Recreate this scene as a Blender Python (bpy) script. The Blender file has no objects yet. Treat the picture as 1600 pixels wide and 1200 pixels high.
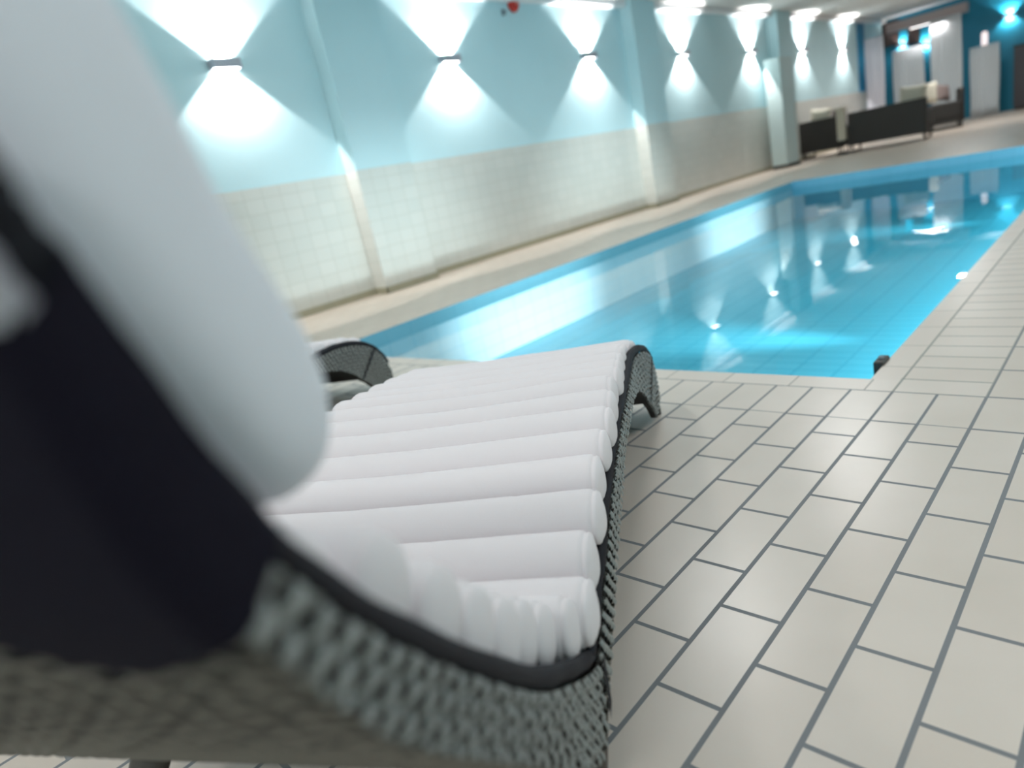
import bpy, bmesh, math, random
from mathutils import Vector, Matrix, noise

random.seed(7)
SC = bpy.context.scene
COL = SC.collection
PI = math.pi

# ------------------------------------------------------------------ materials
def new_mat(name):
    m = bpy.data.materials.new(name); m.use_nodes = True
    nt = m.node_tree
    return m, nt, nt.nodes['Principled BSDF']

def srgb(r, g, b):
    f = lambda c: (c / 255 / 12.92) if c / 255 <= .04045 else ((c / 255 + .055) / 1.055) ** 2.4
    return (f(r), f(g), f(b), 1)

def plain(name, col, rough=.5, metal=0., spec=.5, noise_amt=0., noise_scale=8., bump=0., bump_scale=200., sheen=0.):
    m, nt, b = new_mat(name)
    b.inputs['Base Color'].default_value = col
    b.inputs['Roughness'].default_value = rough
    b.inputs['Metallic'].default_value = metal
    b.inputs['Specular IOR Level'].default_value = spec
    if sheen: b.inputs['Sheen Weight'].default_value = sheen
    tc = nt.nodes.new('ShaderNodeTexCoord')
    if noise_amt:
        n = nt.nodes.new('ShaderNodeTexNoise'); n.inputs['Scale'].default_value = noise_scale; n.inputs['Detail'].default_value = 4
        nt.links.new(tc.outputs['Object'], n.inputs['Vector'])
        mx = nt.nodes.new('ShaderNodeMix'); mx.data_type = 'RGBA'; mx.blend_type = 'MULTIPLY'
        mx.inputs[0].default_value = noise_amt
        mx.inputs[6].default_value = col
        cr = nt.nodes.new('ShaderNodeValToRGB')
        cr.color_ramp.elements[0].position = .3; cr.color_ramp.elements[0].color = (.45, .45, .45, 1)
        cr.color_ramp.elements[1].position = .7; cr.color_ramp.elements[1].color = (1, 1, 1, 1)
        nt.links.new(n.outputs['Fac'], cr.inputs['Fac']); nt.links.new(cr.outputs['Color'], mx.inputs[7])
        nt.links.new(mx.outputs[2], b.inputs['Base Color'])
    if bump:
        n2 = nt.nodes.new('ShaderNodeTexNoise'); n2.inputs['Scale'].default_value = bump_scale
        nt.links.new(tc.outputs['Object'], n2.inputs['Vector'])
        bp = nt.nodes.new('ShaderNodeBump'); bp.inputs['Strength'].default_value = bump; bp.inputs['Distance'].default_value = .002
        nt.links.new(n2.outputs['Fac'], bp.inputs['Height']); nt.links.new(bp.outputs['Normal'], b.inputs['Normal'])
    return m

def emit(name, col, strength):
    m, nt, b = new_mat(name)
    b.inputs['Base Color'].default_value = col
    b.inputs['Emission Color'].default_value = col
    b.inputs['Emission Strength'].default_value = strength
    return m

def tiles(name, plane, swap, org, bw, rh, mortar, c1, c2, cm, rough, offs=.5, bump=.35, vary=.0, spec=.5):
    """brick-texture tiling in world metres; plane picks the two axes, swap puts the long side on the second"""
    m, nt, b = new_mat(name)
    geo = nt.nodes.new('ShaderNodeNewGeometry')
    sep = nt.nodes.new('ShaderNodeSeparateXYZ'); nt.links.new(geo.outputs['Position'], sep.inputs[0])
    comb = nt.nodes.new('ShaderNodeCombineXYZ')
    ax = {'xy': ('X', 'Y'), 'yz': ('Y', 'Z'), 'xz': ('X', 'Z')}[plane]
    if swap: ax = (ax[1], ax[0]); org = (org[1], org[0])
    for k in range(2):
        s = nt.nodes.new('ShaderNodeMath'); s.operation = 'SUBTRACT'
        nt.links.new(sep.outputs[ax[k]], s.inputs[0]); s.inputs[1].default_value = org[k]
        nt.links.new(s.outputs[0], comb.inputs[k])
    br = nt.nodes.new('ShaderNodeTexBrick')
    br.offset = offs; br.offset_frequency = 2; br.squash = 1
    br.inputs['Scale'].default_value = 1
    br.inputs['Brick Width'].default_value = bw; br.inputs['Row Height'].default_value = rh
    br.inputs['Mortar Size'].default_value = mortar; br.inputs['Mortar Smooth'].default_value = .15
    br.inputs['Bias'].default_value = 0
    br.inputs['Color1'].default_value = c1; br.inputs['Color2'].default_value = c2; br.inputs['Mortar'].default_value = cm
    nt.links.new(comb.outputs[0], br.inputs['Vector'])
    src = br.outputs['Color']
    if vary:
        n = nt.nodes.new('ShaderNodeTexNoise'); n.inputs['Scale'].default_value = 3.5; n.inputs['Detail'].default_value = 6
        nt.links.new(geo.outputs['Position'], n.inputs['Vector'])
        cr = nt.nodes.new('ShaderNodeValToRGB')
        cr.color_ramp.elements[0].position = .3; cr.color_ramp.elements[0].color = (.82, .82, .78, 1)
        cr.color_ramp.elements[1].position = .65; cr.color_ramp.elements[1].color = (1, 1, 1, 1)
        nt.links.new(n.outputs['Fac'], cr.inputs['Fac'])
        mx = nt.nodes.new('ShaderNodeMix'); mx.data_type = 'RGBA'; mx.blend_type = 'MULTIPLY'; mx.inputs[0].default_value = vary
        nt.links.new(src, mx.inputs[6]); nt.links.new(cr.outputs['Color'], mx.inputs[7]); src = mx.outputs[2]
    nt.links.new(src, b.inputs['Base Color'])
    b.inputs['Specular IOR Level'].default_value = spec
    rr = nt.nodes.new('ShaderNodeMapRange')
    rr.inputs['To Min'].default_value = rough; rr.inputs['To Max'].default_value = .85
    nt.links.new(br.outputs['Fac'], rr.inputs['Value']); nt.links.new(rr.outputs[0], b.inputs['Roughness'])
    if bump:
        inv = nt.nodes.new('ShaderNodeMath'); inv.operation = 'SUBTRACT'; inv.inputs[0].default_value = 1
        nt.links.new(br.outputs['Fac'], inv.inputs[1])
        bp = nt.nodes.new('ShaderNodeBump'); bp.inputs['Strength'].default_value = bump; bp.inputs['Distance'].default_value = .004
        nt.links.new(inv.outputs[0], bp.inputs['Height']); nt.links.new(bp.outputs['Normal'], b.inputs['Normal'])
    return m

TW, TL = .127, .2483          # floor tile pitch across and along the pool
X0, Y0 = -.7356, .7778        # a tile corner
tc1, tc2, tcm = srgb(212, 203, 194), srgb(207, 197, 187), srgb(122, 126, 130)
M = {}
M['field'] = tiles('floor_tile', 'xy', True, (X0, Y0), TL, TW, .0052, tc1, tc2, tcm, .3, vary=.35)
M['stack'] = tiles('course_tile', 'xy', True, (X0, Y0), TL, TW, .0046, tc1, tc2, tcm, .3, offs=0, vary=.35)
M['cross'] = tiles('cross_tile', 'xy', False, (X0 + TW, Y0), 2 * TW, TL / 2, .004, tc1, tc2, srgb(150, 151, 146), .3, offs=0, vary=.3)
M['cope_x'] = tiles('coping_tile', 'xy', False, (X0 + .04, Y0 + 6 * TL), 2 * TW, .2, .003, tc1, tc2, srgb(165, 163, 157), .3, offs=0)
M['cope_y'] = tiles('coping_tile_side', 'xy', True, (X0 - .05, Y0), TL, .2, .003, tc1, tc2, srgb(170, 168, 160), .3, offs=0)
M['deck'] = tiles('beige_deck_tile', 'xy', True, (X0, Y0), TL, TW, .003, srgb(206, 192, 178), srgb(201, 187, 173), srgb(182, 170, 158), .4, vary=.3)
M['wall_tile'] = tiles('wall_tile', 'yz', False, (0, .06), .2, .15, .0035, srgb(215, 215, 209), srgb(210, 211, 205), srgb(190, 190, 182), .25, offs=0, bump=.2)
M['wall_tile_x'] = tiles('wall_tile_return', 'xz', False, (-6.53, .06), .2, .15, .0035, srgb(215, 215, 209), srgb(210, 211, 205), srgb(190, 190, 182), .25, offs=0, bump=.2)
M['pool_wall'] = tiles('pool_wall_tile', 'yz', False, (0, -.12), .25, .125, .004, srgb(206, 234, 241), srgb(210, 236, 243), srgb(168, 216, 230), .25, offs=0, bump=.1)
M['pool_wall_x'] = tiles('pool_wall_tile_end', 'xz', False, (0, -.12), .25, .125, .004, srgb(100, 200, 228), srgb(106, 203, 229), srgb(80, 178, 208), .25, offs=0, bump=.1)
M['pool_band'] = tiles('pool_waterline_tile', 'yz', False, (0, 0), .25, .125, .003, srgb(112, 176, 194), srgb(116, 179, 197), srgb(92, 158, 178), .2, offs=0, bump=.1)
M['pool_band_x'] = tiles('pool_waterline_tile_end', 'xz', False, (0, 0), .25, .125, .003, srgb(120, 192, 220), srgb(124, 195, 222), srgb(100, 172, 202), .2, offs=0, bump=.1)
M['pool_floor'] = tiles('pool_floor_tile', 'xy', False, (-1.41, 3.99), .25, .125, .006, srgb(70, 187, 213), srgb(76, 190, 215), srgb(44, 164, 194), .3, offs=0, bump=.1)
M['paint'] = plain('aqua_wall_paint', srgb(200, 230, 236), .55, noise_amt=.08, noise_scale=1.2)
M['paint_dark'] = plain('petrol_wall_paint', srgb(20, 128, 158), .5, noise_amt=.15, noise_scale=1.0)
M['blue'] = plain('blue_paint', srgb(14, 122, 168), .4)
M['ceil'] = plain('ceiling_paint', srgb(224, 222, 220), .8, noise_amt=.06)
M['base'] = plain('olive_base_tile', srgb(164, 160, 138), .4, noise_amt=.1)
M['white_paint'] = plain('pale_box_paint', srgb(196, 214, 214), .45)
M['dark'] = plain('dark_plastic', srgb(52, 50, 46), .5)
M['alu'] = plain('brushed_aluminium', srgb(176, 178, 188), .35, metal=.3)
M['glow'] = emit('lamp_glow', (1, .97, .93, 1), 22)
M['panel_glow'] = emit('fill_panel_glow', (1, .97, .93, 1), 6)
M['red'] = plain('red_enamel', srgb(190, 44, 30), .3)
M['grey'] = plain('grey_plastic', srgb(120, 132, 140), .5)
M['rattan'] = plain('dark_rattan', srgb(56, 54, 52), .6, noise_amt=.5, noise_scale=60, bump=.6, bump_scale=120)
M['cream'] = plain('cream_fabric', srgb(214, 208, 192), .9)
M['taupe'] = plain('taupe_fabric', srgb(140, 124, 120), .9)
M['curtain'] = plain('white_voile', srgb(232, 232, 240), .9, sheen=.2)
M['curtain_b'] = plain('grey_voile', srgb(222, 228, 232), .9, sheen=.2)
M['wood'] = plain('brown_wood', srgb(92, 74, 70), .5, noise_amt=.3, noise_scale=5)
M['charcoal'] = plain('charcoal_laminate', srgb(84, 82, 86), .5)
M['wicker'] = plain('grey_wicker', srgb(142, 146, 143), .32, noise_amt=.4, noise_scale=45, bump=.3, bump_scale=500)
M['wicker_b'] = plain('brown_grey_wicker', srgb(108, 104, 94), .55, noise_amt=.4, noise_scale=45, bump=.3, bump_scale=500)
M['wicker_dark'] = plain('wicker_gap', srgb(34, 34, 32), .8)
M['rail'] = plain('charcoal_rail_wrap', srgb(30, 30, 36), .75, spec=.25, bump=.4, bump_scale=350)
M['leg'] = plain('brown_metal_leg', srgb(74, 66, 60), .5)
M['navy'] = plain('dark_navy_fabric', srgb(20, 18, 30), .95, spec=.15, bump=.5, bump_scale=900)
M['mattress'] = plain('white_mattress_cotton', srgb(228, 223, 226), .85, bump=.12, bump_scale=260, sheen=.1)
M['pillow'] = plain('white_pillow_cotton', srgb(226, 230, 238), .85, bump=.1, bump_scale=220, sheen=.1)

def water_mat():
    m = bpy.data.materials.new('pool_water'); m.use_nodes = True
    nt = m.node_tree; nt.nodes.clear()
    out = nt.nodes.new('ShaderNodeOutputMaterial')
    tr = nt.nodes.new('ShaderNodeBsdfTransparent'); tr.inputs['Color'].default_value = (.86, .97, .99, 1)
    gl = nt.nodes.new('ShaderNodeBsdfGlossy'); gl.inputs['Roughness'].default_value = .0
    fr = nt.nodes.new('ShaderNodeFresnel'); fr.inputs['IOR'].default_value = 1.33
    mx = nt.nodes.new('ShaderNodeMixShader')
    geo = nt.nodes.new('ShaderNodeNewGeometry')
    mp = nt.nodes.new('ShaderNodeMapping'); mp.inputs['Scale'].default_value = (1.3, .8, 1)
    nz = nt.nodes.new('ShaderNodeTexNoise'); nz.inputs['Scale'].default_value = 1.6; nz.inputs['Detail'].default_value = 2
    bp = nt.nodes.new('ShaderNodeBump'); bp.inputs['Strength'].default_value = .07; bp.inputs['Distance'].default_value = .03
    L = nt.links.new
    L(geo.outputs['Position'], mp.inputs['Vector']); L(mp.outputs[0], nz.inputs['Vector'])
    L(nz.outputs['Fac'], bp.inputs['Height'])
    L(bp.outputs['Normal'], gl.inputs['Normal']); L(bp.outputs['Normal'], fr.inputs['Normal'])
    L(fr.outputs[0], mx.inputs[0]); L(tr.outputs[0], mx.inputs[1]); L(gl.outputs[0], mx.inputs[2])
    L(mx.outputs[0], out.inputs['Surface'])
    return m
M['water'] = water_mat()

# ------------------------------------------------------------------ mesh helpers
class MB:
    def __init__(s): s.v = []; s.f = []; s.mi = []
    def quad(s, pts, mi=0):
        i = len(s.v); s.v += [tuple(p) for p in pts]; s.f.append(tuple(range(i, i + len(pts)))); s.mi.append(mi)
    def grid(s, rows, mi=0, close_u=False, close_v=False, flip=False):
        """rows: list of equally long point lists"""
        n, m_ = len(rows), len(rows[0]); i0 = len(s.v)
        for r in rows: s.v += [tuple(p) for p in r]
        for i in range(n if close_u else n - 1):
            for j in range(m_ if close_v else m_ - 1):
                a = i0 + i * m_ + j; b = i0 + i * m_ + (j + 1) % m_
                c = i0 + ((i + 1) % n) * m_ + (j + 1) % m_; d = i0 + ((i + 1) % n) * m_ + j
                s.f.append((a, d, c, b) if flip else (a, b, c, d)); s.mi.append(mi)
    def fan(s, pts, mi=0):
        s.quad(pts, mi)
    def box(s, x0, x1, y0, y1, z0, z1, mi=0):
        v = [(x0, y0, z0), (x1, y0, z0), (x1, y1, z0), (x0, y1, z0), (x0, y0, z1), (x1, y0, z1), (x1, y1, z1), (x0, y1, z1)]
        for q in ((0, 3, 2, 1), (4, 5, 6, 7), (0, 1, 5, 4), (1, 2, 6, 5), (2, 3, 7, 6), (3, 0, 4, 7)):
            s.quad([v[k] for k in q], mi)
    def tube(s, pts, r, n=10, mi=0, caps=True, flat=1.0):
        pts = [Vector(p) for p in pts]; rows = []
        up = Vector((0, 0, 1))
        for i, p in enumerate(pts):
            t = (pts[min(i + 1, len(pts) - 1)] - pts[max(i - 1, 0)]).normalized()
            ref = up if abs(t.dot(up)) < .95 else Vector((1, 0, 0))
            a = t.cross(ref).normalized(); b = a.cross(t).normalized()
            rr = r[i] if isinstance(r, (list, tuple)) else r
            rows.append([p + a * math.cos(2 * PI * k / n) * rr + b * math.sin(2 * PI * k / n) * rr * flat for k in range(n)])
        s.grid(rows, mi, close_v=True)
        if caps: s.quad(rows[0][::-1], mi); s.quad(rows[-1], mi)
    def build(s, name, mat, parent=None, smooth=True, bevel=0., seg=2, merge=True, loc=None):
        me = bpy.data.meshes.new(name); me.from_pydata(s.v, [], s.f); me.validate()
        mats = mat if isinstance(mat, (list, tuple)) else [mat]
        for m in mats: me.materials.append(m)
        for p, k in zip(me.polygons, s.mi): p.material_index = k
        if merge:
            bm = bmesh.new(); bm.from_mesh(me); bmesh.ops.remove_doubles(bm, verts=bm.verts, dist=1e-5)
            bmesh.ops.recalc_face_normals(bm, faces=bm.faces); bm.to_mesh(me); bm.free()
        for p in me.polygons: p.use_smooth = smooth
        o = bpy.data.objects.new(name, me); COL.objects.link(o)
        if parent: o.parent = parent
        if loc: o.location = loc
        if bevel:
            bv = o.modifiers.new('bevel', 'BEVEL'); bv.width = bevel; bv.segments = seg; bv.limit_method = 'ANGLE'; bv.angle_limit = .6
            bv.harden_normals = False
        return o

def tag(o, label=None, cat=None, group=None, kind=None):
    if label: o['label'] = label
    if cat: o['category'] = cat
    if group: o['group'] = group
    if kind: o['kind'] = kind
    return o

def thing(name, label, cat, loc=(0, 0, 0), rotz=0., group=None):
    o = bpy.data.objects.new(name, None); COL.objects.link(o)
    o.empty_display_size = .1
    o.location = loc; o.rotation_euler = (0, 0, rotz)
    return tag(o, label, cat, group)

def copy_tree(o, parent=None):
    c = o.copy(); COL.objects.link(c)
    if parent: c.parent = parent
    for ch in list(o.children): copy_tree(ch, c)
    return c

def struct(o): o['kind'] = 'structure'; return o

def crom(P, u):
    """Catmull-Rom through P at parameter u (0..len-1)"""
    n = len(P) - 1; i = min(max(int(u), 0), n - 1); t = u - i
    p0, p1, p2, p3 = P[max(i - 1, 0)], P[i], P[i + 1], P[min(i + 2, n)]
    return tuple(.5 * (2 * b + (c - a) * t + (2 * a - 5 * b + 4 * c - d) * t * t + (3 * b - a - 3 * c + d) * t ** 3)
                 for a, b, c, d in zip(p0, p1, p2, p3))

# ------------------------------------------------------------------ the setting
XL, XR, YB, YF, ZC = -6.53, 3.2, -4.2, 24.7, 3.28
PX0, PX1, PY0, PY1 = -4.44, -.705, 2.376, 11.46          # pool opening
CX = X0 + TW - .006                                       # outer line of the side coping
ZW, ZB, ZT = -.12, -.61, 1.365

f = MB()
def fl(x0, x1, y0, y1, mi): f.quad([(x0, y0, 0), (x1, y0, 0), (x1, y1, 0), (x0, y1, 0)], mi)
YA, YC = Y0 + 5 * TL, Y0 + 6 * TL
XB = X0 + 3 * TW
fl(XL, XB, YB, YA, 0); fl(XB, XR, YB, YF, 0)
fl(XL, XB, YA, YC, 1)
fl(CX, XB, YC, YF, 2)
fl(PX0 - .1, CX, YC, PY0, 3)
fl(PX1, CX, PY0, PY1 + .1, 4)
fl(PX0 - .1, PX0, PY0, PY1 + .1, 5)
fl(XL, PX0 - .1, YC, YF, 5)
fl(PX0, PX1, PY1, PY1 + .1, 5)
fl(PX0 - .1, CX, PY1 + .1, YF, 5)
struct(f.build('floor', [M['field'], M['stack'], M['cross'], M['cope_x'], M['cope_y'], M['deck']], smooth=False))

p = MB()
p.quad([(PX0, PY0, ZB), (PX1, PY0, ZB), (PX1, PY1, ZB), (PX0, PY1, ZB)], 0)
for x in (PX0, PX1):
    p.quad([(x, PY0, ZW), (x, PY1, ZW), (x, PY1, ZB), (x, PY0, ZB)], 1)
    p.quad([(x, PY0, 0), (x, PY1, 0), (x, PY1, ZW), (x, PY0, ZW)], 2)
for y in (PY0, PY1):
    p.quad([(PX0, y, ZW), (PX1, y, ZW), (PX1, y, ZB), (PX0, y, ZB)], 3)
    p.quad([(PX0, y, 0), (PX1, y, 0), (PX1, y, ZW), (PX0, y, ZW)], 4)
struct(p.build('pool_basin', [M['pool_floor'], M['pool_wall'], M['pool_band'], M['pool_wall_x'], M['pool_band_x']], smooth=False))
w = MB(); w.quad([(PX0, PY0, ZW), (PX1, PY0, ZW), (PX1, PY1, ZW), (PX0, PY1, ZW)])
tag(w.build('pool_water', M['water'], smooth=False, merge=False), 'calm clear blue water filling the tiled swimming pool', 'water', kind='stuff')

w = MB()
w.quad([(XL, YB, 0), (XL, YF, 0), (XL, YF, ZT), (XL, YB, ZT)], 0)
w.quad([(XL, YB, ZT), (XL, YF, ZT), (XL, YF, ZC), (XL, YB, ZC)], 1)
struct(w.build('wall_left', [M['wall_tile'], M['paint']], smooth=False))
for nm, pts, mt in (('wall_far', [(XL, YF, 0), (XR, YF, 0), (XR, YF, ZC), (XL, YF, ZC)], M['paint_dark']),
                    ('wall_right', [(XR, YB, 0), (XR, YF, 0), (XR, YF, ZC), (XR, YB, ZC)], M['paint']),
                    ('wall_near', [(XL, YB, 0), (XR, YB, 0), (XR, YB, ZC), (XL, YB, ZC)], M['paint']),
                    ('ceiling', [(XL, YB, ZC), (XR, YB, ZC), (XR, YF, ZC), (XL, YF, ZC)], M['ceil'])):
    w = MB(); w.quad(pts); struct(w.build(nm, mt, smooth=False))
# pilasters on the left wall, tiled below and painted above
PIL = [(4.43, 5.2), (10.35, 11.08), (16.15, 16.95)]
XP = -6.31
for k, (a, b) in enumerate(PIL):
    q = MB()
    for z0, z1, s in ((0, ZT, 0), (ZT, ZC, 2)):
        q.quad([(XP, a, z0), (XP, b, z0), (XP, b, z1), (XP, a, z1)], s)
        q.quad([(XL, a, z0), (XP, a, z0), (XP, a, z1), (XL, a, z1)], s + 1)
        q.quad([(XP, b, z0), (XL, b, z0), (XL, b, z1), (XP, b, z1)], s + 1)
    struct(q.build('trim_%d' % (k + 1), [M['wall_tile'], M['wall_tile_x'], M['paint'], M['paint']], smooth=False))
q = MB(); y = YB
for a, b in PIL + [(YF, YF)]:
    q.box(XL, XL + .012, y, a, 0, .075)
    if a < YF:
        q.box(XL, XP + .012, a - .012, a, 0, .075); q.box(XP, XP + .012, a - .012, b + .012, 0, .075); q.box(XL, XP + .012, b, b + .012, 0, .075)
    y = b
struct(q.build('baseboard_left', M['base'], smooth=False))
q = MB()
q.box(XL, XL + .014, 22.3, 22.95, ZT, ZC)
struct(q.build('trim_4', M['blue'], smooth=False))
q = MB(); q.box(XL, XL + .14, YB, YF, ZC - .09, ZC)
struct(q.build('trim_6', plain('white_cornice', srgb(236, 236, 238), .6), smooth=False, bevel=.02))
q = MB(); q.box(-6.05, -4.1, 23.3, 23.6, 2.78, 3.02)
struct(q.build('trim_5', plain('pinkish_beam', srgb(176, 160, 158), .6), smooth=False, bevel=.01))

# ------------------------------------------------------------------ wall lamps
def spot(name, loc, rot, energy, size, blend, soft, col=(1, .97, .95)):
    l = bpy.data.lights.new(name, 'SPOT'); l.energy = energy; l.spot_size = size; l.spot_blend = blend; l.shadow_soft_size = soft; l.color = col
    o = bpy.data.objects.new(name, l); COL.objects.link(o); o.location = loc; o.rotation_euler = rot
    return o
def lamp_proto():
    t = thing('wall_lamp', 'x', 'wall lamp')
    W, D, H = .14, .11, .045
    b = MB()                                  # open box body: front, sides, back plate
    b.box(-W, W, D - .008, D, -H, H); b.box(-W, -W + .008, 0, D, -H, H); b.box(W - .008, W, 0, D, -H, H); b.box(-W, W, 0, .006, -H, H)
    b.box(-W + .008, W - .008, .006, D - .008, -.02, .02)
    b.build('lamp_body', M['alu'], t, smooth=False, bevel=.002)
    for s in (-1, 1):
        g = MB(); g.box(-W + .01, W - .01, .008, D - .01, min(s * .021, s * .034), max(s * .021, s * .034))
        g.build('lens', M['glow'], t, smooth=False)
    return t
LAMP_E = 128.
def lamp_lights(loc, nrm, e=LAMP_E):
    n_ = Vector(nrm); p_ = Vector(loc) + n_ * .08; tl = math.radians(33)
    for s, k in ((1, 1.15), (-1, 1.0)):
        d = Vector((0, 0, s * math.cos(tl))) - n_ * math.sin(tl)
        spot('lamp_beam', p_ + Vector((0, 0, s * .05)), d.to_track_quat('-Z', 'Y').to_euler(), e * k, math.radians(119), .1, .02)
lamp_lab = {0: 'wall lamp nearest the camera, beside the lounger pillow on the aqua wall',
            1: 'second wall lamp along the left wall, between first pilaster and red alarm bell',
            2: 'third wall lamp along the left wall, between red alarm bell and second pilaster',
            3: 'fourth wall lamp along the left wall, just past the second pilaster',
            4: 'fifth wall lamp along the left wall, beside the tall pale box',
            5: 'sixth wall lamp along the left wall, just past the third pilaster',
            6: 'seventh and last wall lamp of the left wall, next to the blue strip'}
proto = lamp_proto(); first = True
LY0, LDY, LZ = 3.394, 2.934, 2.5
for i in range(7):
    t = proto if first else copy_tree(proto); first = False
    t.location = (XL, LY0 + LDY * i, LZ); t.rotation_euler = (0, 0, -PI / 2)
    tag(t, lamp_lab[i], 'wall lamp', 'up and down lighters along the left wall')
    lamp_lights(t.location, (1, 0, 0))
for i in (-1, -2):
    lamp_lights((XL, LY0 + LDY * i, LZ), (1, 0, 0))
for x, z, lb in ((-5.98, 2.47, 'left one of two wall lamps above the white curtains'),
                 (-5.36, 2.32, 'right one of two wall lamps above the white curtains'),
                 (-3.36, 2.5, 'wall lamp on the petrol wall at the far right')):
    t = copy_tree(proto); t.location = (x, YF, z); t.rotation_euler = (0, 0, PI)
    tag(t, lb, 'wall lamp', 'up and down lighters on the far wall')
    lamp_lights(t.location, (0, -1, 0), LAMP_E * (.3 if x > -4 else .1))

# unseen ceiling fill panels, added to brighten deck, pool and lounge corner
def area(name, loc, sx, sy, e, col=(1, .985, .97), rot=(0, 0, 0), spread=PI):
    l = bpy.data.lights.new(name, 'AREA'); l.shape = 'RECTANGLE'; l.size = sx; l.size_y = sy; l.energy = e; l.color = col; l.spread = spread
    o = bpy.data.objects.new(name, l); COL.objects.link(o); o.location = loc; o.rotation_euler = rot; return o
for k, (x, y, e) in enumerate(((-2.6, 1.2, 22), (-2.6, 4.6, 36), (.9, 1.2, 23), (.9, 4.6, 38), (-2.6, -2.2, 48), (.9, -2.2, 50), (-2.6, 8.0, 50), (.9, 8.0, 50), (-3.4, 19.4, 90))):
    t = thing('ceiling_fill', 'unseen ceiling fill light added ' + ('over the lounge corner' if y > 15 else ('over the pool' if x < 0 else 'over the right deck') + [' behind the camera', ' beside the loungers', ' near the pool corner', ' by the middle of the pool'][(-2.2, 1.2, 4.6, 8.0).index(y)]), 'ceiling light', (x, y, ZC), 0, 'added ceiling fill lights')
    b = MB()
    for q in ((-.24, .24, -.24, -.21), (-.24, .24, .21, .24), (-.24, -.21, -.21, .21), (.21, .24, -.21, .21)): b.box(*q, -.03, 0)
    b.build('frame', M['alu'], t, smooth=False)
    area('ceiling_fill_glow', (x, y, ZC - .012), .42, .42, e)

# underwater lights in the right-hand pool wall
for y in (4.75, 9.3):
    spot('underwater_beam', (PX1 - .04, y, -.36), (0, PI / 2 + .06, 0), 1100, math.radians(42), 1.0, .08, (.9, .98, 1))
area('underwater_glow', (PX1 - .06, 7.0, -.3), .25, 8.0, 70, (.85, .97, 1), (0, PI / 2, 0))

# ------------------------------------------------------------------ small things on and by the left wall
t = thing('alarm_bell', 'round red alarm bell high on the aqua wall', 'alarm bell', (XL, 7.74, 3.17), 0)
b = MB()
prof = [(0, .0), (.085, .0), (.1, .012), (.1, .035), (.085, .06), (.05, .078), (0, .083)]
b.grid([[(d, r * math.cos(2 * PI * k / 28), r * math.sin(2 * PI * k / 28)) for k in range(28)] for r, d in prof[1:-1]], close_v=True)
b.quad([(.078, .05 * math.cos(2 * PI * k / 28), .05 * math.sin(2 * PI * k / 28)) for k in range(28)])
b.build('bell_dome', M['red'], t)
b = MB(); b.tube([(.075, 0, 0), (.095, 0, 0)], .018, 12); b.build('hub', plain('pale_pink_cap', srgb(226, 160, 150), .4), t)
t = thing('wall_hook', 'small grey hook on the aqua wall left of the alarm bell', 'hook', (XL, 7.53, 3.07))
b = MB(); b.box(0, .012, -.03, .03, -.04, .04); b.build('plate', M['grey'], t, bevel=.004)
b = MB(); b.tube([(.01, 0, .01), (.05, 0, 0), (.055, 0, -.02), (.05, 0, .015)], .008, 8); b.build('peg', M['grey'], t)

t = thing('tall_cabinet', 'tall pale blue box with dark plinth before the third pilaster', 'cabinet', (-6.2, 15.75, 0))
b = MB(); b.box(-.17, .17, -.34, .34, .07, 2.28); b.build('body', M['white_paint'], t, smooth=False, bevel=.015)
b = MB(); b.box(-.15, .19, -.36, .36, 0, .07); b.build('plinth', M['dark'], t, smooth=False, bevel=.008)

t = thing('pool_bracket', 'small dark bracket on the right pool edge near its corner', 'bracket', (PX1 - .012, 2.56, 0))
b = MB(); b.box(-.02, .014, -.045, .045, -.05, .014); b.build('pad', M['dark'], t, smooth=False, bevel=.006)
b = MB(); b.tube([(-.004, 0, .01), (-.004, 0, .022)], .01, 10); b.build('bolt', M['grey'], t)

# ------------------------------------------------------------------ lounge corner far behind the pool
def sofa(name, label, cat, loc, rot, W, D=.8, seat=.42, back=.82, group=None):
    """back towards local -y; seat opens to +y"""
    t = thing(name, label, cat, loc, rot, group)
    h = W / 2
    b = MB(); b.box(-h, h, -D / 2, D / 2, .14, seat - .1); b.build('seat_frame', M['rattan'], t, smooth=False, bevel=.03)
    b = MB()
    b.grid([[(x, -D / 2 + .02 - .05 * (z - .2) , z) for x in (-h, -h * .5, 0, h * .5, h)] for z in (.2, .5, back)])
    b.grid([[(x, -D / 2 + .12 - .05 * (z - .2), z) for x in (-h, -h * .5, 0, h * .5, h)] for z in (.2, .5, back)])
    b.box(-h, h, -D / 2 - .02, -D / 2 + .1, .14, back); b.build('backrest', M['rattan'], t, smooth=False, bevel=.03)
    for s in (-1, 1):
        b = MB(); b.box(min(s * h, s * (h - .1)), max(s * h, s * (h - .1)), -D / 2, D / 2, .2, .62); b.build('armrest', M['rattan'], t, smooth=False, bevel=.03)
        for yy in (-D / 2 + .05, D / 2 - .05):
            b = MB(); b.tube([(s * (h - .06), yy, 0), (s * (h - .06), yy, .22)], .025, 8); b.build('leg', M['dark'], t)
        b = MB(); b.tube([(s * (h - .06), -D / 2 + .05, .02), (s * (h - .06), D / 2 - .05, .02)], .018, 8); b.build('runner', M['dark'], t)
    n = max(1, round(W / .75))
    for k in range(n):
        x0 = -h + .12 + (W - .24) / n * k; x1 = x0 + (W - .24) / n - .02
        b = MB(); b.box(x0, x1, -D / 2 + .12, D / 2 - .02, seat - .1, seat + .05); b.build('seat_cushion', M['taupe'], t, smooth=False, bevel=.04, seg=3)
    return t
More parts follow.
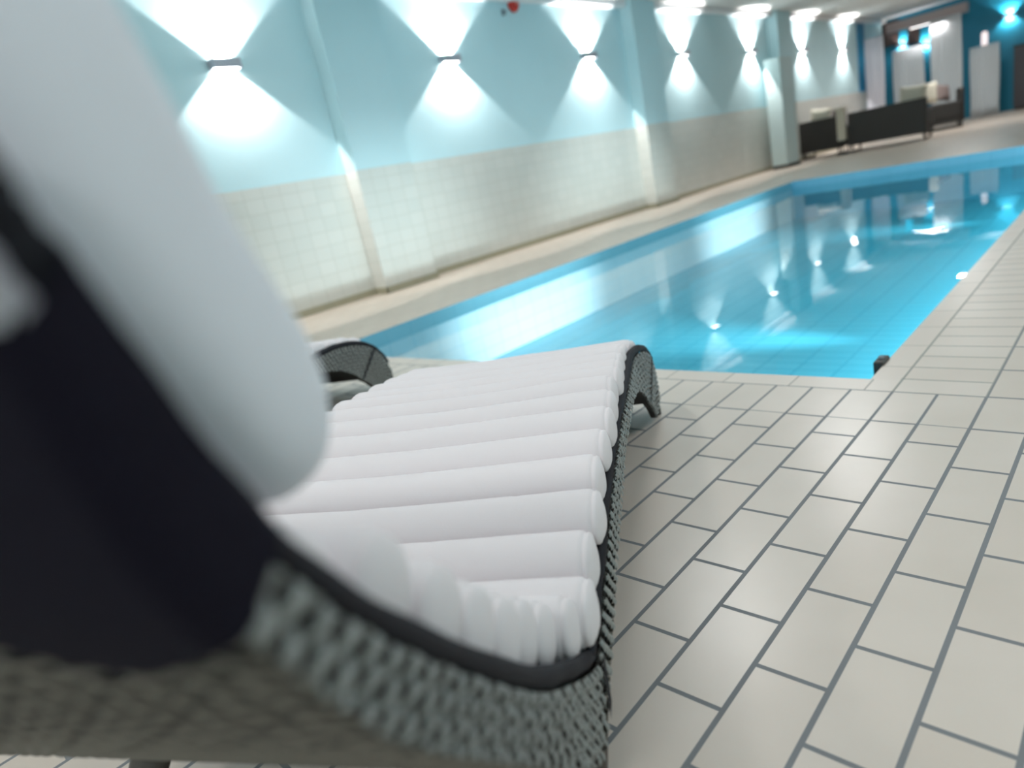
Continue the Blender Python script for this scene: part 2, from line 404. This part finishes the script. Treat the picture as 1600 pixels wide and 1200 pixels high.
def cushion(label, loc, rot, mat, w_=.45, h_=.45, d_=.14):
    b = MB(); rows = []
    n = 12
    for i in range(n + 1):
        u = -1 + 2 * i / n; row = []
        for j in range(n + 1):
            v = -1 + 2 * j / n
            pinch = 1 - .1 * (1 - abs(v)) * abs(u) ** 3
            row.append((u * w_ / 2 * (1 - .07 * (1 - v * v)), 0, v * h_ / 2 * (1 - .07 * (1 - u * u))))
        rows.append(row)
    def thick(u, v): return d_ / 2 * max(0, (1 - u ** 4) * (1 - v ** 4)) ** .5
    for s in (-1, 1):
        rr = [[(x, s * thick(-1 + 2 * i / n, -1 + 2 * j / n), z) for j, (x, _, z) in enumerate(r)] for i, r in enumerate(rows)]
        b.grid(rr, flip=s < 0)
    o = b.build('cushion', mat, smooth=True)
    o.location = loc; o.rotation_euler = rot
    return tag(o, label, 'cushion')

sofa('rattan_sofa', 'dark rattan sofa seen from behind beside the third pilaster', 'sofa', (-6.0, 17.75, 0), 0, .92, back=.86, group='dark rattan seats behind the pool')
sofa('rattan_sofa', 'longest dark rattan sofa seen from behind, centre of the lounge corner', 'sofa', (-4.55, 17.6, 0), .05, 1.55, back=.86, group='dark rattan seats behind the pool')
sofa('rattan_armchair', 'dark rattan armchair farthest right, facing left towards the sofas', 'armchair', (-4.1, 20.4, 0), PI / 2 + .25, .95, back=.9, group='dark rattan seats behind the pool')
cushion('white cushion resting on the leftmost rattan sofa', (-6.05, 17.66, .9), (-.25, .1, 0), M['cream'], .5, .4)
cushion('taupe cushion next to the white one on the leftmost rattan sofa', (-5.62, 17.6, .82), (-.2, 0, 0), M['taupe'], .34, .36)
cushion('cream cushion standing on the right end of the centre sofa', (-4.1, 17.62, .92), (-.15, .08, 0), M['cream'], .55, .46)
cushion('taupe cushion leaning inside the far right armchair', (-4.1, 20.45, .86), (-.2, .15, 1.2), M['taupe'], .45, .4)
cushion('cream cushion at the near side of the far right armchair', (-4.22, 19.72, .92), (-.1, 0, .3), M['cream'], .3, .5)
t = thing('side_table', 'slim white side table standing between the two sofas', 'side table', (-5.42, 17.1, 0))
b = MB(); b.box(-.1, .1, -.16, .16, .98, 1.02); b.build('table_top', M['cream'], t, smooth=False, bevel=.006)
b = MB(); b.box(-.085, .085, -.05, .05, .3, .98); b.build('upright', M['cream'], t, smooth=False, bevel=.006)
b = MB(); b.box(-.1, .1, -.16, .16, 0, .03); b.tube([(0, 0, .03), (0, 0, .32)], .02, 8); b.build('base', M['dark'], t, smooth=False)

def curtain(label, x0, x1, y, z0, z1, mat, folds, amp=.05):
    b = MB(); n = folds * 10
    rows = []
    for k in range(7):
        z = z0 + (z1 - z0) * k / 6; fl_ = 1 - .35 * k / 6
        rows.append([(x0 + (x1 - x0) * i / n + .01 * math.sin(i * .7 + k), y + amp * fl_ * math.sin(2 * PI * i / 10 + .6 * math.sin(i * .13)), z) for i in range(n + 1)])
    b.grid(rows)
    o = b.build('curtain', mat)
    sl = o.modifiers.new('thick', 'SOLIDIFY'); sl.thickness = .006
    return tag(o, label, 'curtain', 'white curtains of the lounge corner')
t = thing('strip_light', 'glowing warm white strip light under the pinkish ceiling beam', 'light', (-5.0, 23.28, 2.72))
b = MB(); b.box(-.45, .45, -.04, .04, .02, .06); b.build('housing', M['alu'], t, smooth=False)
b = MB(); b.box(-.43, .43, -.035, .035, 0, .02); b.build('diffuser', emit('warm_strip_glow', (1, .93, .9, 1), 3), t, smooth=False)
area('strip_light_glow', (-5.0, 23.1, 2.68), .9, .06, 7, (1, .93, .9))
curtain('leftmost white curtain, next to the blue wall strip', -6.43, -5.95, 22.6, .02, 2.72, M['curtain'], 5)
curtain('pale curtain hanging below the two far wall lamps', -5.88, -5.1, 23.2, .02, 2.25, M['curtain_b'], 7)
curtain('tallest grey white curtain, behind the far right armchair', -4.93, -4.2, 23.2, .02, 2.78, M['curtain_b'], 7)
curtain('shorter pale curtain at the right, beside the dark cupboard', -4.06, -3.4, 23.45, .02, 1.84, M['curtain_b'], 6)
def panel(label, x0, x1, z0, z1, mat):
    t = thing('wall_panel', label, 'wall panel', ((x0 + x1) / 2, YF, z0))
    hw, hh = (x1 - x0) / 2, z1 - z0
    b = MB(); b.box(-hw + .03, hw - .03, -.03, 0, .03, hh - .03); b.build('board', mat, t, smooth=False)
    b = MB(); b.box(-hw, hw, -.04, 0, 0, .03); b.box(-hw, hw, -.04, 0, hh - .03, hh); b.box(-hw, -hw + .03, -.04, 0, .03, hh - .03); b.box(hw - .03, hw, -.04, 0, .03, hh - .03)
    b.build('frame', M['dark'], t, smooth=False)
panel('dark brown wall panel above the leftmost white curtain', -6.5, -6.35 + .3, 2.5, 3.2, M['wood'])
panel('dark brown wall panel between the two far lamps', -5.83, -5.5, 2.4, 2.95, M['wood'])
t = thing('cupboard', 'dark grey cupboard at the far right end of the room', 'cupboard', (-2.6, YF - .23, 0))
b = MB(); b.box(-.6, .6, -.2, .2, .06, 1.62); b.build('body', M['charcoal'], t, smooth=False, bevel=.01)
b = MB(); b.box(-.62, .62, -.21, .2, 1.62, 1.68); b.build('top', M['dark'], t, smooth=False, bevel=.01)
b = MB(); b.box(-.57, .57, -.17, .2, 0, .06); b.build('plinth', M['dark'], t, smooth=False)
for s in (-1, 1):
    b = MB(); b.box(min(s * .01, s * .59), max(s * .01, s * .59), -.215, -.2, .08, 1.6); d = b.build('door', M['charcoal'], t, smooth=False, bevel=.003)
    b = MB(); b.tube([(s * .06, -.235, .8), (s * .06, -.235, 1.0)], .008, 8); b.build('handle', M['alu'], d)
t = thing('column_lamp', 'slim white glowing column lamp rising behind the shorter pale curtain', 'lamp', (-3.8, 23.9, 0))
b = MB(); b.tube([(0, 0, .03), (0, 0, 1.6)], .02, 10); b.build('pole', M['cream'], t)
b = MB(); b.tube([(0, 0, 0), (0, 0, .03)], .14, 20); b.build('base', M['dark'], t)
b = MB(); b.tube([(0, 0, 1.6), (0, 0, 1.65), (0, 0, 2.15), (0, 0, 2.2)], [.05, .075, .075, .05], 16); b.build('lamp_shade', emit('soft_pink_shade', (1, .86, .86, 1), .9), t)

# ------------------------------------------------------------------ the sun lounger (local x across, y along towards the foot, z up)
ST = [((-2.215, .99), (-2.222, .985)), ((-2.194, .915), (-2.206, .905)), ((-2.182, .885), (-2.2, .868)), ((-2.155, .81), (-2.184, .79)), ((-2.116, .731), (-2.15, .722)),
      ((-2.026, .616), (-2.085, .612)), ((-1.866, .444), (-1.935, .432)), ((-1.75, .347), (-1.80, .278)), ((-1.64, .268), (-1.685, .17)),
      ((-1.585, .25), (-1.595, .178)), ((-1.45, .272), (-1.445, .205)), ((-1.25, .308), (-1.25, .232)), ((-.95, .325), (-.96, .268)),
      ((-.7, .318), (-.7, .268)), ((-.5, .316), (-.51, .246)), ((-.35, .312), (-.37, .208)), ((-.2, .285), (-.28, .158)),
      ((-.09, .235), (-.235, .115)), ((-.01, .16), (-.19, .08)), ((.03, .085), (-.155, .045)), ((.035, .025), (-.13, .02))]
TOP = [s[0] for s in ST]; BOT = [s[1] for s in ST]
NS = 900
US = [i * (len(ST) - 1) / NS for i in range(NS + 1)]
TOPF = [crom(TOP, u) for u in US]; BOTF = [crom(BOT, u) for u in US]
def cum(P):
    s = [0.]
    for a, b in zip(P, P[1:]): s.append(s[-1] + math.hypot(b[0] - a[0], b[1] - a[1]))
    return s
ST_T, ST_B = cum(TOPF), cum(BOTF)
def at(P, S, s):
    lo, hi = 0, len(S) - 1
    s = min(max(s, 0), S[-1])
    while hi - lo > 1:
        m_ = (lo + hi) // 2
        if S[m_] <= s: lo = m_
        else: hi = m_
    t = (s - S[lo]) / max(1e-9, S[hi] - S[lo])
    a, b = P[lo], P[hi]
    tl = math.hypot(b[0] - a[0], b[1] - a[1]) or 1
    return (a[0] + (b[0] - a[0]) * t, a[1] + (b[1] - a[1]) * t), ((b[0] - a[0]) / tl, (b[1] - a[1]) / tl), US[lo] + (US[hi] - US[lo]) * t
def s_of(S, u): return S[min(NS, int(u / (len(ST) - 1) * NS))]
WF = .82                                    # frame width
def flare(a): 
    t = min(max((a + .42) / .42, 0), 1.1)
    return .034 * t * t * (3 - 2 * t) if t < 1 else .034
def latr(a, side): return flare(a) if side > 0 else -WF - flare(a)

def side_panel(side):
    """backing sheet plus woven strands that run from the rail down to the lower edge"""
    b = MB()
    for off in (-.004, -.022):
        rows = []
        for k in range(90, NS + 1, 6):
            a, z = TOPF[k]; c, d = BOTF[k]
            rows.append([(latr(a + (c - a) * j / 4, side) + side * off, a + (c - a) * j / 4, z + (d - z) * j / 4) for j in range(5)])
        b.grid(rows, 1)
    rows = []
    for k in range(90, NS + 1, 6):
        c, d = BOTF[k]; rows.append([(latr(c, side) + side * o_, c, d) for o_ in (-.004, -.022)])
    b.grid(rows, 1)
    pitch = .0128
    n = int(ST_T[-1] / pitch)
    for k in range(n):
        s = (k + .5) * pitch
        (a, z), (ta, tz), u = at(TOPF, ST_T, s)
        c, d = crom(BOT, u)
        L = math.hypot(c - a, d - z)
        if L < .012 or u < 2: continue
        m_ = max(4, int(L / .0036))
        hw = .0064
        rows = []
        for i in range(m_ + 1):
            q = i / m_; dist = q * L
            ph = math.sin(PI * (dist / .019 + (k % 2)) + .4 * math.sin(k * 1.7))
            h = .0045 * ph
            ww = hw * (.86 + .14 * ph) * (1 - .18 * q * (1 if L > .1 else 0))
            pa, pz = a + (c - a) * q, z + (d - z) * q
            x = latr(pa, side)
            rows.append([(x + side * (h - .0022 * abs(e) ** 2), pa + ta * e * ww, pz + tz * e * ww) for e in (-1, -.5, 0, .5, 1)])
        b.grid(rows, 0)
    return b

def under_panel(u0, u1, woven=True):
    b = MB()
    s0, s1 = s_of(ST_B, u0), s_of(ST_B, u1)
    n = int((s1 - s0) / .02)
    rows = []
    for i in range(n + 1):
        (c, d), _, _ = at(BOTF, ST_B, s0 + (s1 - s0) * i / n)
        rows.append([(-.004 - (WF - .008) * j / 8, c, d) for j in range(9)])
    b.grid(rows, 1)
    if woven:
        pitch = .0088; k = 0; s = s0
        while s < s1:
            (c, d), (ta, tz), _ = at(BOTF, ST_B, s)
            na, nz = tz, -ta                       # outward: back and down
            if nz > 0 and na > 0: na, nz = -na, -nz
            if na > .3: na, nz = -na, -nz
            m_ = 100; rows = []
            for i in range(m_ + 1):
                q = i / m_; x = .001 - (WF + .002) * q
                ph = math.sin(PI * (q * WF / .03 + (k % 2)) + .3 * math.sin(k * 2.1))
                h = .0012 + .0034 * ph; ww = .0046 * (.88 + .12 * ph)
                rows.append([(x, c + ta * e * ww + na * (h - .0018 * e * e), d + tz * e * ww + nz * (h - .0018 * e * e)) for e in (-1, 0, 1)])
            b.grid(rows, 0); s += pitch; k += 1
    return b

def rail(side):
    pts = []; rads = []
    for k in range(0, NS + 1, 5):
        a, z = TOPF[k]
        i0, i1 = max(k - 6, 0), min(k + 6, NS)
        ta, tz = TOPF[i1][0] - TOPF[i0][0], TOPF[i1][1] - TOPF[i0][1]
        l = math.hypot(ta, tz); na, nz = -tz / l, ta / l       # inward/up normal
        if a > .02 : break
        uk = US[k]; r = .0078 + .0047 * min(1, max(0, (uk - 2.6) / 3.4))
        rads.append(r); pts.append((latr(a, side) - side * (r + .0005), a + na * r, z + nz * r))
    b = MB(); b.tube(pts, [rads[i] + .0007 * math.sin(i * .9) - .0022 * math.exp(-((pts[i][1] + 1.58) / .12) ** 2) for i in range(len(pts))], 12)
    return b

def lounger():
    t = thing('sun_lounger', 'x', 'sun lounger')
    for sd in (1, -1):
        side_panel(sd).build('side_panel', [M['wicker'], M['wicker_dark']], t, merge=False)
        rail(sd).build('rail', M['rail'], t)
        # wrapped corner strap at the seat dip and at the foot
        for u0, u1 in ((8.72, 8.98), (17.0, 17.16)):
            b = MB(); rows = []
            for q in range(9):
                row = []
                for u in (u0, (u0 + u1) / 2, u1):
                    a, z = crom(TOP, u); c, d = crom(BOT, u)
                    pa, pz = a + (c - a) * q / 8, z + (d - z) * q / 8
                    row.append((latr(pa, sd) + sd * .0055, pa, pz))
                rows.append(row)
            b.grid(rows); b.build('corner_strap', M['rail'], t)
        # rear leg
        b = MB(); x = -.046 if sd > 0 else -WF + .034
        b.tube([(x, -1.56, .21), (x, -1.6, .15), (x, -1.74, .012), (x, -1.742, 0)], [.036, .042, .03, .031], 12, flat=.6)
        b.build('leg', M['leg'], t)
        b = MB(); b.tube([(latr(0, sd) - sd * .012, -.045, 0), (latr(0, sd) - sd * .012, -.045, .03)], .014, 10); b.build('foot_glide', M['dark'], t)
    under_panel(2.1, 10.5).build('back_panel', [M['wicker_b'], M['wicker_dark']], t, merge=False)
    under_panel(10.5, 17.0, False).build('seat_underside', [M['wicker_dark'], M['wicker_dark']], t, merge=False)
    b = MB(); rows = []                        # sling the mattress lies on
    for k in range(int(2.1 / (len(ST) - 1) * NS), int(17.3 / (len(ST) - 1) * NS), 8):
        a, z = TOPF[k]; rows.append([(-.03 - (WF - .06) * j / 6, a, z) for j in range(7)])
    b.grid(rows); b.build('seat_panel', M['wicker_dark'], t)
    b = MB(); rows = []                        # curved skirt across the foot end
    for k in range(int(16.3 / (len(ST) - 1) * NS), int(19.4 / (len(ST) - 1) * NS), 5):
        a, z = TOPF[k]; rows.append([(flare(a) - .006 - (WF + 2 * flare(a) - .012) * j / 10, a - .008, z - .003) for j in range(11)])
    b.grid(rows); o = b.build('foot_panel', M['wicker_b'], t)
    return t

MP = .0805
def mattress_mesh():
    b = MB()
    s0 = s_of(ST_T, .55); s1 = s_of(ST_T, 16.9)
    rnd = random.Random(3)
    sd_ = s_of(ST_T, 8.6)
    nb, nsx = round((sd_ - s0) / .083), round((s1 - sd_) / .101)
    cent = [(s0 + (k + .5) * (sd_ - s0) / nb, (sd_ - s0) / nb) for k in range(nb)] + [(sd_ + (k + .5) * (s1 - sd_) / nsx, (s1 - sd_) / nsx) for k in range(nsx)]
    base = []
    for k, (s, pt) in enumerate(cent):
        (a, z), (ta, tz), _ = at(TOPF, ST_T, s)
        na, nz = -tz, ta
        uu = at(TOPF, ST_T, s)[2]
        def lerp(*kv):
            for (p0, v0), (p1, v1) in zip(kv, kv[1:]):
                if uu <= p1: return v0 + (v1 - v0) * max(0, uu - p0) / (p1 - p0)
            return kv[-1][1]
        hp, hn = pt / 2 * lerp((7.5, .99), (9, 1.05)), lerp((4.2, .022), (4.9, .046), (8, .046), (12.5, .042), (14, .038), (15, .036)) + rnd.uniform(-.0015, .0015)
        cc = lerp((4.2, .026), (4.9, .044), (8, .052), (12.5, .054), (14, .03), (15, .012))
        ca, cz = a + na * cc, z + nz * cc
        e0, e1 = rnd.uniform(-.006, .004), rnd.uniform(-.006, .006)
        xo = lerp((4.2, -.06), (4.9, -.03), (7.2, -.028), (9.2, .002), (12, .0), (14.5, -.016), (17, .0)); x1, x2 = xo + e0, -WF - xo + e1
        creases = [rnd.uniform(.1, .9) for _ in range(2)]
        rows = []; NL = 64; r_ = .034
        stops = [0, .0006, .002, .005, .009, .0125, .015, .017, .019, .0215, .026, .034, .042]
        xs = stops + [.042 + (x1 - x2 - .084) * i / 72 for i in range(1, 72)] + [x1 - x2 - q for q in reversed(stops)]
        for xi in xs:
            dx = min(xi, x1 - x2 - xi)
            q = min(dx / r_, 1)
            sc = (1 - (1 - q) ** 3) ** (1 / 3)
            sc *= 1 - .075 * math.exp(-((dx - .017) / .0028) ** 2)            # piping groove around the end cap
            sc = max(sc, .02)
            ring = []
            for j in range(22):
                th = 2 * PI * j / 22
                cs, sn = math.cos(th), math.sin(th)
                pw = .95
                ux = math.copysign(abs(cs) ** pw, cs); uy = math.copysign(abs(sn) ** pw, sn)
                wv = 1 + .03 * noise.noise((xi * 9, k * 3.1, th)) + .012 * noise.noise((xi * 30, k * 5.3, th * 2))
                for cq in creases:
                    wv -= .05 * math.exp(-((xi - cq * (x1 - x2) - .014 * math.sin(th * 1.5)) / .006) ** 2) * max(0, sn)
                p_, h_ = ux * hp * (.35 + .65 * sc) * (sc if q < .15 else 1) * 1.0, uy * hn * sc * wv
                sag = -.006 * math.sin(PI * xi / (x1 - x2)) ** 2 + .003 * noise.noise((xi * 4, k * .7, 0))
                ring.append((x1 - xi, ca + ta * p_ + na * (h_ + sag), cz + tz * p_ + nz * (h_ + sag)))
            rows.append(ring)
        b.grid(rows, 0, close_v=True)
        b.quad(rows[0], 0); b.quad(rows[-1][::-1], 0)
        base.append((a, z, na, nz, cc - .012))
    rows = [[(-.045 - (WF - .09) * j / 6, a + na * h, z + nz * h) for j in range(7)] for a, z, na, nz, h in base]
    b.grid(rows)
    return b

def hem(x):
    """height of the head cover's lower edge across the back"""
    q = -x if x > -WF / 2 else WF + x
    pts = [(0, .755), (.02, .745), (.05, .733), (.075, .745), (.105, .768), (.16, .79), (.3, .8), (.5, .8)]
    for (p0, v0), (p1, v1) in zip(pts, pts[1:]):
        if q <= p1: return v0 + (v1 - v0) * max(0, q - p0) / (p1 - p0)
    return .8
def head_cover():
    b = MB(); off = .0115
    zs = lambda u: crom(BOT, u)
    def under(u):
        c, d = crom(BOT, u); e, g = crom(BOT, u + .02); l = math.hypot(e - c, g - d); ta, tz = (e - c) / l, (g - d) / l
        na, nz = tz, -ta
        if na > 0: na, nz = -na, -nz
        return c + na * off, d + nz * off
    us = [1.65 + .003 * i for i in range(1300)]
    U = [(u,) + under(u) for u in us]
    def u_at(zv):
        for u, c, d in U:
            if d <= zv: return u
        return U[-1][0]
    n = 40; rows = []
    cols = [-(WF) * j / 200 for j in range(201)]
    for i in range(n + 1):
        row = []
        for x in cols:
            ue = u_at(sum(hem(x + .004 * q_) for q_ in range(-4, 5)) / 9); u0 = u_at(.897 - .03 * min(1, abs(x) / .3))
            u = u0 + (ue - u0) * i / n
            c, d = under(u); row.append((x, c, d))
        rows.append(row)
    b.grid(rows)
    for sd in (1, -1):                                   # wraps round onto the two side strips
        x = off if sd > 0 else -WF - off
        rows = []
        ue = u_at(sum(hem(-.004 * max(0, q_)) for q_ in range(-4, 5)) / 9); u0 = u_at(.897)
        for i in range(n + 1):
            u = u0 + (ue - u0) * i / n
            c, d = under(u); a, z = crom(TOP, u - .05 * (i / n))
            ed = .0 if sd > 0 else -WF
            rows.append([(ed, c, d), (ed + sd * off * .7, c + (a - c) * .08, d + (z - d) * .08)] + [(x, c + (a - c) * q, d + (z - d) * q) for q in (.2, .5, .8, 1.0)] + [(ed - sd * .004, a + .012, z + .008)])
        b.grid(rows)
    return b

def head_fold():
    '''white mattress end folded back over the head end, above the dark cover'''
    b = MB(); rows = []
    for i in range(15):
        u = .05 + 2.3 * i / 14
        c, d = crom(TOP, u); e, g = crom(TOP, u + .02); l = math.hypot(e - c, g - d); na, nz = (g - d) / l, -(e - c) / l
        if na > 0: na, nz = -na, -nz
        c += .004
        rows.append([(-.02 - (WF - .04) * j / 40, c + na * (.001 + .004 * math.sin(PI * j / 40) ** .3 + .0015 * noise.noise((j * .4, u * 2, 0))), d + nz * .003) for j in range(41)])
    b.grid(rows); return b

def pillow_mesh():
    P = [(-2.172, .99), (-2.16, .925), (-2.14, .866), (-2.112, .812), (-2.085, .772), (-2.052, .75), (-2.014, .752), (-1.995, .78), (-2.002, .822),
         (-2.026, .868), (-2.05, .916), (-2.066, .968), (-2.085, 1.02), (-2.105, 1.06), (-2.14, 1.075), (-2.168, 1.045)]
    n = len(P); ring = []
    for i in range(n * 3):
        u = i / 3; k = int(u); t = u - k
        p0, p1, p2, p3 = P[(k - 1) % n], P[k % n], P[(k + 1) % n], P[(k + 2) % n]
        ring.append(tuple(.5 * (2 * b + (c - a) * t + (2 * a - 5 * b + 4 * c - d) * t * t + (3 * b - a - 3 * c + d) * t ** 3) for a, b, c, d in zip(p0, p1, p2, p3)))
    cx = sum(p_[0] for p_ in ring) / len(ring); cz = sum(p_[1] for p_ in ring) / len(ring)
    b = MB(); rows = []; x1, x2 = -.018, -WF + .03; r_ = .05
    for i in range(61):
        q = i / 60
        xi = (x1 - x2) * (.5 - .5 * math.cos(PI * q)); dx = min(xi, x1 - x2 - xi)
        t = min(dx / r_, 1); sc = max(.03, (1 - (1 - t) ** 2.8) ** (1 / 2.8))
        rows.append([(x1 - xi, cx + (a - cx) * sc * (1 + .015 * noise.noise((xi * 7, a * 9, z * 9))), cz + (z - cz) * (.12 + .88 * sc)) for a, z in ring])
    b.grid(rows, close_v=True); b.quad(rows[0]); b.quad(rows[-1][::-1])
    return b

FX, FY, PHI = -1.326, 1.942, math.radians(30)
L1 = lounger()
C1 = thing('lounger_cushion', 'x', 'mattress')
mattress_mesh().build('mattress', M['mattress'], C1, merge=False)
head_cover().build('head_cover', M['navy'], C1, merge=False)
head_fold().build('head_fold', M['mattress'], C1)
P1 = pillow_mesh().build('headrest_pillow', M['pillow'])
T_ = Vector((math.cos(PHI), math.sin(PHI), 0)); A_ = Vector((-math.sin(PHI), math.cos(PHI), 0)); F_ = Vector((FX, FY, 0))
L2, C2, P2 = copy_tree(L1), copy_tree(C1), copy_tree(P1)
for objs, loc, rz in (((L1, C1, P1), F_, PHI), ((L2, C2, P2), Vector((-2.985, 1.935, 0)), math.radians(25))):
    for o in objs: o.location = loc; o.rotation_euler = (0, 0, rz)
tag(L1, 'grey wicker wave sun lounger in the foreground, nearest the camera', 'sun lounger', 'wicker wave loungers by the pool')
tag(L2, 'grey wicker sun lounger farther left, only its curved foot end showing', 'sun lounger', 'wicker wave loungers by the pool')
tag(C1, 'white ribbed mattress on the foreground lounger, with dark navy head cover', 'mattress', 'ribbed mattresses on the loungers')
tag(C2, 'white ribbed mattress on the farther lounger, left of the foreground one', 'mattress', 'ribbed mattresses on the loungers')
tag(P1, 'large white headrest pillow at the head of the foreground lounger', 'pillow', 'headrest pillows on the loungers')
tag(P2, 'white headrest pillow on the farther lounger behind the foreground pillow', 'pillow', 'headrest pillows on the loungers')

# ------------------------------------------------------------------ world, camera, view
wd = bpy.data.worlds.new('world'); SC.world = wd; wd.use_nodes = True
wd.node_tree.nodes['Background'].inputs['Color'].default_value = (.9, .95, 1, 1)
wd.node_tree.nodes['Background'].inputs['Strength'].default_value = .3

cam = bpy.data.cameras.new('camera'); co = bpy.data.objects.new('camera', cam); COL.objects.link(co)
H = .89128
R = [(0.719004, 0.665386, -0.200736), (0.055252, -0.342636, -0.937842), (-0.692806, 0.663221, -0.283121)]
cam.sensor_width = 36; cam.sensor_fit = 'HORIZONTAL'; cam.lens = 36 * 1036.255 / 1600
cam.clip_start = .02; cam.clip_end = 100
mat = Matrix(((R[0][0], -R[1][0], -R[2][0], 0), (R[0][1], -R[1][1], -R[2][1], 0), (R[0][2], -R[1][2], -R[2][2], H), (0, 0, 0, 1)))
co.matrix_world = mat
cam.dof.use_dof = True; cam.dof.focus_distance = 1.45; cam.dof.aperture_fstop = 1.85
SC.camera = co

SC.view_settings.view_transform = 'Standard'; SC.view_settings.look = 'None'
SC.view_settings.gamma = 1; SC.view_settings.use_curve_mapping = False
SC.view_settings.exposure = 0.0
cy = SC.cycles
cy.use_denoising = True
cy.max_bounces = 10; cy.diffuse_bounces = 5; cy.glossy_bounces = 4; cy.transparent_max_bounces = 12
cy.caustics_reflective = False; cy.caustics_refractive = False
cy.sample_clamp_indirect = 6
